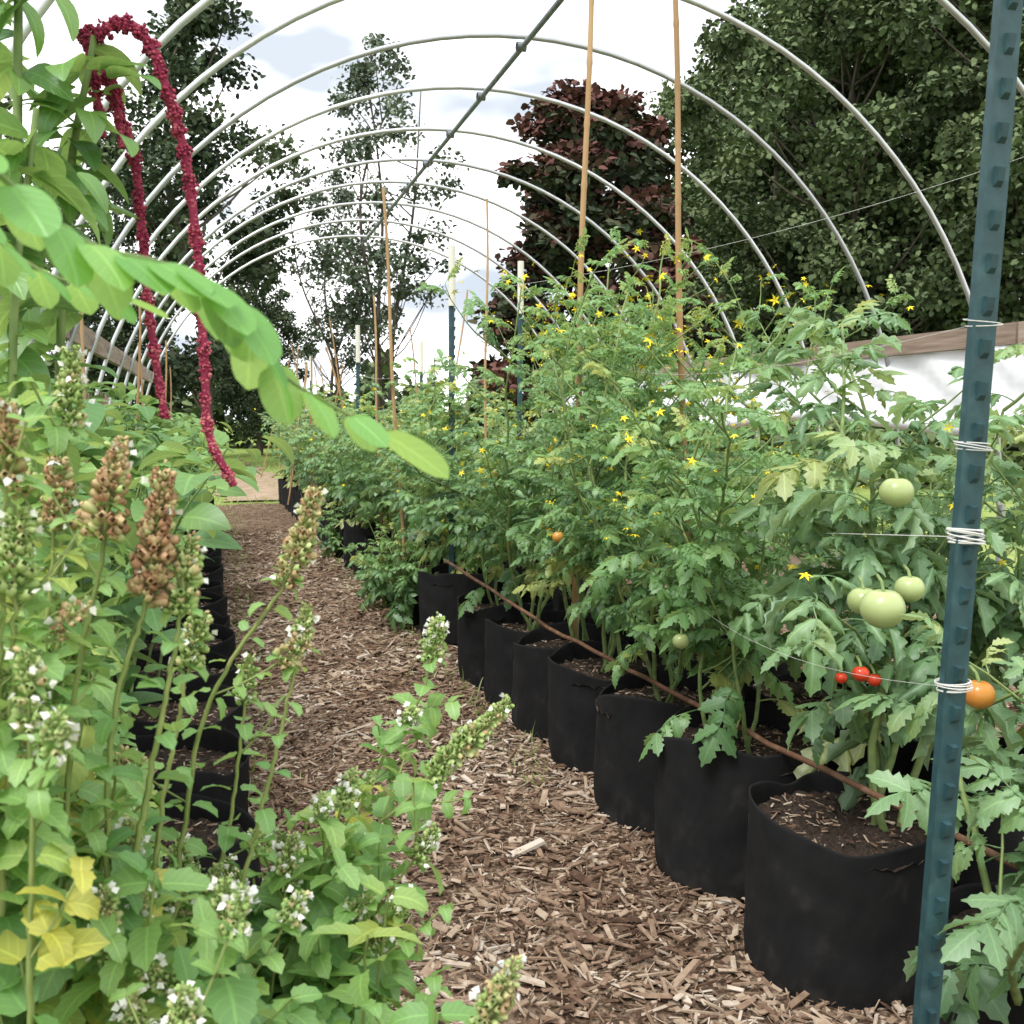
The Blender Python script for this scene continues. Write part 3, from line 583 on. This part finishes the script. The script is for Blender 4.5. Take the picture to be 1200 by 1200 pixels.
S([(-12,.8,.8),(-10.9,.8,1.0),(-10.0,.8,1.2)],spk=.06,br=.15,side=.3,width=.016,flowers=.5)
S([(-11,.75,.7),(-10,.75,.95),(-9.8,.75,1.1)],spk=.05,br=.1,side=.3,width=.014,flowers=.5)
S([(-1,1.0,.7),(2,1.0,.9),(4.4,1.0,1.085)],spk=.04,br=.3,side=.05,leaf0=.03,width=.012)
S([(-2,1.05,.7),(0,1.05,.85),(1.2,1.05,1.02)],spk=.04,br=.15,side=.1,leaf0=.035,width=.013)
S([(3,1.05,.6),(7,1.05,.72),(11.5,1.05,.84)],spk=.04,br=.1,side=.4,leaf0=.065,leaf1=.035,width=.014,flowers=.5)
S([(1,1.15,.5),(4,1.15,.7),(8,1.12,.8)],spk=.04,br=.1,side=.5,leaf0=.08,leaf1=.05,width=.014,flowers=.5)
S([(0,1.05,.6),(4,1.05,.75),(6.8,1.05,.9)],spk=.04,br=.1,side=.5,leaf0=.07,leaf1=.05,flowers=.5)
S([(2,1.0,.55),(5,1.0,.68),(8.8,1.0,.76)],spk=.035,br=.1,side=.5,leaf0=.075,leaf1=.045,flowers=.5)
S([(-2,.85,.6),(-.8,.82,.72),(-.3,.80,.90)],spk=.045,br=.1,side=.4,leaf0=.07,leaf1=.04,width=.014,flowers=.6)
S([(-6,.72,.6),(-3.8,.7,.75),(-2.7,.68,.875)],spk=.055,br=.1,side=.3,width=.014,flowers=.5)
S([(2,.72,.60),(8.5,.72,.74),(13,.72,.80),(16.2,.72,.875)],spk=.09,br=.3,side=.1,leaf0=.04,width=.015,flowers=.3)
P=np.array(HL[0]);D=np.array(HL[1]);SR=np.array(HL[2]);HT=np.array(HT); ok=np.linalg.norm(P-np.array([0,0,1.27]),axis=1)>.5; ch=R.integers(0,4,len(P)); big=SR[:,0]>.05
for c in range(4):
    m=(ch==c)&ok&~big; mbh.inst(herbL[c],frames(D[m],SR[m,1],SR[m,0]),P[m],HT[m],0)
    m=(ch==c)&ok&big; mbh.inst(herbX[c%2],frames(D[m],SR[m,1],SR[m,0]),P[m],HT[m],0)
mbh.inst(calyx,frames(np.array(CAL[1]),0,np.array(CAL[2])),np.array(CAL[0]),np.array(CT),2)
petT=mk([(-.35,0,0),(.35,0,0),(.6,.9,.25),(-.6,.9,.25),(.0,.0,.1),(.3,.5,.5),(0,.75,.75),(-.3,.5,.5)],[(0,1,2,3),(4,5,6,7)],[(1,0,.5)]*8)
n=len(PET[0]); mbh.inst(petT,frames(np.array(PET[1]),R.uniform(0,6,n),.0052),np.array(PET[0]),np.zeros(n),3)
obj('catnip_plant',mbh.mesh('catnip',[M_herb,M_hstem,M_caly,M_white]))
# ---------------------------------------------------------------- amaranth
mb=MB()
def tassel(pts,r0=.0062,t0=.3,t1=.85):
    P=cat(pts,160); n=len(P); mb.tube(P,r0*.5,5,2,.3)
    seg=np.linalg.norm(np.diff(P,axis=0),axis=1).sum(); k=int(seg/.00032)
    f=R.random(k); i=f*(n-1); ii=i.astype(int).clip(0,n-2); p=P[ii]+(P[ii+1]-P[ii])*(i-ii)[:,None]; t=P[ii+1]-P[ii]; t/=np.linalg.norm(t,axis=1)[:,None]+1e-9
    o=R.normal(0,1,(k,3)); o-=t*(o*t).sum(1)[:,None]; o/=np.linalg.norm(o,axis=1)[:,None]
    env=r0*(1-.45*f)*(.8+.3*np.sin(f*seg/.014*3.1+1.5*np.sin(f*17))+.15*np.sin(f*53))
    mb.inst(bead,frames(o+R.normal(0,.3,(k,3)),0,R.uniform(.0028,.0052,k)),p+o*env[:,None]*R.uniform(.6,1.05,k)[:,None],(t0+(t1-t0)*f+R.normal(0,.17,k)),2)
d=1.3
tassel([pol(a,d,z) for a,z in ((-5.6,1.735),(-4.3,1.75),(-3.0,1.725),(-2.0,1.65),(-1.35,1.58),(-.9,1.46),(-.75,1.34),(-.6,1.25),(.6,1.185))],.0105)
tassel([pol(a,d+.05,z) for a,z in ((-6.2,1.76),(-5.5,1.73),(-4.9,1.68),(-3.9,1.60),(-3.6,1.47),(-3.3,1.37),(-2.8,1.27))],.0098,.25,.7)
tassel([pol(a,d+.02,z) for a,z in ((-6.0,1.74),(-5.7,1.69),(-5.4,1.62))],.009,.2,.5)
tassel([pol(a,d+.03,z) for a,z in ((-5.3,1.73),(-4.7,1.68),(-4.5,1.61))],.008,.2,.5)
AL=[[],[],[]]
for (pts,r) in (([(-9,1.5,0),(-8.5,1.4,.9),(-7.3,1.33,1.5),(-5.6,1.3,1.735)],.008),([(-12,1.4,0),(-10.5,1.35,1.0),(-9.5,1.3,1.5),(-8.6,1.3,2.0)],.009),([(-13,1.5,0),(-11.5,1.5,1.1),(-10.5,1.5,1.8),(-9.8,1.5,2.2)],.008),([(-11,1.3,0),(-10.4,1.25,.9),(-9.9,1.2,1.35),(-8.4,1.2,1.62)],.007)):
    P=cat([pol(*p) for p in pts],60); mb.tube(P,np.linspace(r,r*.45,60),7,1,.55)
    for i in range(24,58):
        for q in range(2):
            if R.random()<.85:
                b=R.uniform(0,6.28); el=R.normal(.05,.4); AL[0].append(P[i]+R.normal(0,.012,3)); AL[1].append((math.cos(b),math.sin(b),math.sin(el))); AL[2].append(R.uniform(.045,.10))
P=np.array(AL[0]);D=np.array(AL[1]);Sz=np.array(AL[2]); ch=R.integers(0,3,len(P))
for c in range(3):
    m=ch==c; mb.inst(amarL[c],frames(D[m],R.normal(0,.3,m.sum()),Sz[m]),P[m],R.normal(.45,.15,m.sum()),0)
obj('amaranth_plant',mb.mesh('amaranth',[M_amar,M_stem,M_tass]))
# pinnate leaf branch
mb=MB()
def pinnate(pts,n=60,step=4,lo=.032,hi=.040,dr=-.35):
    P=cat([pol(*p) for p in pts],n); mb.tube(P,np.linspace(.0022,.0009,n),6,1,.5)
    pos=[];dd=[];sc=[]
    for i in range(2,n,step):
        t=P[min(i+1,n-1)]-P[i-1]; t/=np.linalg.norm(t); sd=np.cross(t,[0,0,1]); sd/=np.linalg.norm(sd); g=i/n
        for sg in (-1,1): pos.append(P[i]); dd.append(sd*sg*.8+t*(.35+.5*g)+np.array([0,0,dr+R.normal(0,.15)])); sc.append(R.uniform(lo,hi)*math.sin(math.pi*(.25+.5*g)))
    pos.append(P[-1]); dd.append(P[-1]-P[-3]); sc.append(hi)
    pos=np.array(pos);dd=np.array(dd);sc=np.array(sc); m_=len(sc); ch=R.integers(0,2,m_)
    for c in range(2):
        m=ch==c; mb.inst(pinL[c],frames(dd[m],R.normal(0,.25,m.sum()),sc[m]),pos[m],R.normal(.5,.15,m.sum()),0)
pinnate(((-22,.62,1.50),(-15,.57,1.46),(-10.7,.56,1.405),(-6.5,.56,1.365),(-2.5,.56,1.352),(.5,.56,1.335),(3.2,.57,1.295),(8.6,.58,1.262)),70,4,.038,.046)
pinnate(((-22,.62,1.49),(-17,.64,1.45),(-13,.66,1.42),(-9,.68,1.37),(-5,.70,1.352)),40,4,.03,.036)
P=cat([pol(-22,.62,1.50),pol(-30,.8,.9),pol(-32,.95,0)],20); mb.tube(P,.005,6,1,.4)
obj('indigo_plant',mb.mesh('indigo',[M_pin,M_stem]))
# ---------------------------------------------------------------- trees
tl=mk([(-.3,0,0),(.3,0,0),(.42,.5,.08),(-.42,.5,.08),(.12,1,-.05),(-.12,1,-.05)],[(0,1,2,3),(3,2,4,5)],[(-.6,0,0),(.6,0,0),(.6,.5,0),(-.6,.5,0),(.6,1,0),(-.6,1,0)])
def tree(seed,H,cr,cz0,ncl,npc,ls,mat,clr=.8,flat=.7,shape='oval',trunks=1,tr=.2):
    r=np.random.default_rng(seed); mb=MB(); cen=[]
    off=r.uniform(0,6,4)
    while len(cen)<ncl:
        z=r.uniform(cz0,H); f=(z-cz0)/(H-cz0)
        if shape=='oval': env=math.sin(math.pi*min(1,(f*.93+.09)))**.6
        else: env=math.sqrt(max(0,1-(2*f-1)**2*.95))
        a=r.uniform(0,6.28); env*=.82+.26*math.sin(a*2+off[0]+z*.7)+.16*math.sin(a*5+off[1]+z*1.7)
        q=cr*env*r.random()**.4; cen.append((q*math.cos(a),q*math.sin(a),z))
    cen=np.array(cen)
    for k in range(trunks):
        ox=.25*k
        P=cat([(ox,0,-.2),(ox+r.normal(0,.15),r.normal(0,.15),H*.3),(ox*2+r.normal(0,.3)*trunks,r.normal(0,.3),H*.62),(ox*2+r.normal(0,.4)*trunks,r.normal(0,.3),H*.93)],24)
        mb.tube(P,np.linspace(tr,tr*.15,24),8,1,.5)
        for c in cen[r.permutation(ncl)[:int(ncl*.45/trunks)]]:
            zb=max(cz0*.7,c[2]-r.uniform(.12,.3)*H*.6); zb=min(zb,H*.9); i=int(np.clip(zb/(H*.93)*23,0,23)); p=P[i]
            mid=(p+c)/2+np.array([0,0,-.1*np.linalg.norm(c-p)])+r.normal(0,.15,3); mb.tube(cat([p,mid,c],8),np.linspace(tr*.28,.012,8),5,1,.5)
    n=ncl*npc; ci=np.repeat(np.arange(ncl),npc); cs=clr*r.uniform(.55,1.35,ncl)
    g=r.normal(0,1,(n,3)); g/=np.linalg.norm(g,axis=1)[:,None]; g*=(r.random(n)**.5)[:,None]*cs[ci][:,None]*r.uniform(.85,1.2,(n,1)); 
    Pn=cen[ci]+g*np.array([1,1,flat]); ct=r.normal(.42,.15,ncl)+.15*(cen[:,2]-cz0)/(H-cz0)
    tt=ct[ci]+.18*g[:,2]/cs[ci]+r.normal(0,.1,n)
    D=r.normal(0,1,(n,3)); D[:,2]-=.3; D+=g*.6
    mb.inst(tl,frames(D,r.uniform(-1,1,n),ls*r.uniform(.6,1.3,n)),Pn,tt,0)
    return mb.mesh('tree',[mat,M_bark])
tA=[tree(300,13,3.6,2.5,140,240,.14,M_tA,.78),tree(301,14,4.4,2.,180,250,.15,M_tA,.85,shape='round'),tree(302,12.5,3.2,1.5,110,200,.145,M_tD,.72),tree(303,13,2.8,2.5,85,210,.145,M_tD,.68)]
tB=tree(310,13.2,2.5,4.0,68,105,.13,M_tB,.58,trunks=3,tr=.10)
tM=tree(320,10,2.75,.8,210,210,.18,M_mag,.5,shape='round')
def plant_tree(name,me,az,dd,s,rz=None):
    p=pol(az,dd,-.01); obj(name,me,tuple(p),R.uniform(0,6) if rz is None else rz,s)
plant_tree('magnolia_tree',tM,20.4,26,(1.12,1.12,.90))
plant_tree('slender_tree',tB,8.4,31,.93,.5); plant_tree('slender_tree',tB,6.3,40,.8,2.5)
for az,dd,k,s in ((-.8,29,3,.96),(-4.8,34,2,.78),(-10.5,32,3,.55),(-15,26,0,1),(2.0,38,2,.62),(30.5,33,0,1.15),(34,29,1,.98),(38.5,33,1,1.15),(43,28,0,1.1),(48,27,1,1.0),(29,42,1,1.1),(36,42,0,1.45),(26.0,44,2,1.2),(17,50,2,.6),(54,30,1,1)):
    plant_tree('oak_tree',tA[k],az,dd,s)
mb=MB(); n=42000; az=R.uniform(-45,75,n); dd=R.uniform(46,52,n); top=2.7+1.0*np.sin(az*.9)+.7*np.sin(az*2.3+1)+.5*np.sin(az*5.1)+1.2*(az<2)+2.5*(az>22); z=R.random(n)**.8*top
P=np.stack([dd*np.sin(np.radians(az)),dd*np.cos(np.radians(az)),z],1); D=R.normal(0,1,(n,3))
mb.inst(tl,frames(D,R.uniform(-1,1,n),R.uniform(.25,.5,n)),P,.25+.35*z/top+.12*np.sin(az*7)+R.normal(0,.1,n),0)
n=8000; az=R.uniform(-20,60,n); dd=R.uniform(20,23,n); top=.9+.4*np.sin(az*.8)+.2*np.sin(az*3)+1.2*(az>24); k=~((az>-3.5)&(az<4.5)); az=az[k];dd=dd[k];top=top[k];n=len(az); z=R.random(n)*top
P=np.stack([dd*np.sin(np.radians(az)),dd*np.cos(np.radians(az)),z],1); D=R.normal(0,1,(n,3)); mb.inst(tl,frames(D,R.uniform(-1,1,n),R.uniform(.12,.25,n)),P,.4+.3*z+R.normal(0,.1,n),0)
obj('treeline',mb.mesh('treeline',[M_tA]))
# ---------------------------------------------------------------- world, sun, camera
w=bpy.data.worlds.new('World'); C.world=w; w.use_nodes=True; nt=w.node_tree; nt.nodes.clear(); L=nt.links
Sd=np.array([-.40,-.30,.87]); Sd/=np.linalg.norm(Sd); el=math.asin(Sd[2]); sr=math.atan2(Sd[0],Sd[1])
out=N(nt,'ShaderNodeOutputWorld'); sk=N(nt,'ShaderNodeTexSky',sky_type='NISHITA'); sk.sun_disc=False; sk.sun_elevation=el; sk.sun_rotation=sr; sk.dust_density=2
b1=N(nt,'ShaderNodeBackground'); b1.inputs[1].default_value=.15; L.new(sk.outputs[0],b1.inputs[0])
tc=N(nt,'ShaderNodeTexCoord'); mp=N(nt,'ShaderNodeMapping'); mp.inputs['Scale'].default_value=(1,1,2.2); mp.inputs['Location'].default_value=(.3,.1,.2); L.new(tc.outputs['Generated'],mp.inputs[0])
no=N(nt,'ShaderNodeTexNoise'); no.inputs['Scale'].default_value=2.3; no.inputs['Detail'].default_value=3; no.inputs['Roughness'].default_value=.55; L.new(mp.outputs[0],no.inputs['Vector'])
mr=N(nt,'ShaderNodeMapRange',interpolation_type='SMOOTHSTEP'); mr.inputs[1].default_value=.30; mr.inputs[2].default_value=.44; mr.inputs[3].default_value=.7; mr.inputs[4].default_value=1; L.new(no.outputs['Fac'],mr.inputs[0])
cr=ramp(nt,[(.36,(.36,.395,.44)),(.52,(1,1,1))]); 
no2=N(nt,'ShaderNodeTexNoise'); no2.inputs['Scale'].default_value=4.5; no2.inputs['Detail'].default_value=3; L.new(mp.outputs[0],no2.inputs['Vector']); L.new(no2.outputs['Fac'],cr.inputs[0])
b2=N(nt,'ShaderNodeBackground'); b2.inputs[1].default_value=2.2; L.new(cr.outputs[0],b2.inputs[0])
ms=N(nt,'ShaderNodeMixShader'); L.new(mr.outputs[0],ms.inputs[0]); L.new(b1.outputs[0],ms.inputs[1]); L.new(b2.outputs[0],ms.inputs[2]); L.new(ms.outputs[0],out.inputs[0])
sl=bpy.data.lights.new('sun','SUN'); sl.energy=3.2; sl.angle=rad(22); sl.color=(1,.965,.91); so=bpy.data.objects.new('sun',sl); C.collection.objects.link(so); so.rotation_euler=Vector(tuple(Sd)).to_track_quat('Z','Y').to_euler()
cd=bpy.data.cameras.new('camera'); co=bpy.data.objects.new('camera',cd); C.collection.objects.link(co); C.camera=co
cd.sensor_width=36; cd.lens=36.09; cd.clip_start=.02; cd.clip_end=1000
co.location=(0,0,EYE); co.rotation_euler=(rad(90-5.2),0,rad(-15.8))
cd.dof.use_dof=True; cd.dof.focus_distance=2.8; cd.dof.aperture_fstop=16
C.view_settings.view_transform='Standard'; C.view_settings.look='None'; C.view_settings.exposure=0
print('polys',sum(len(m.polygons) for m in bpy.data.meshes))
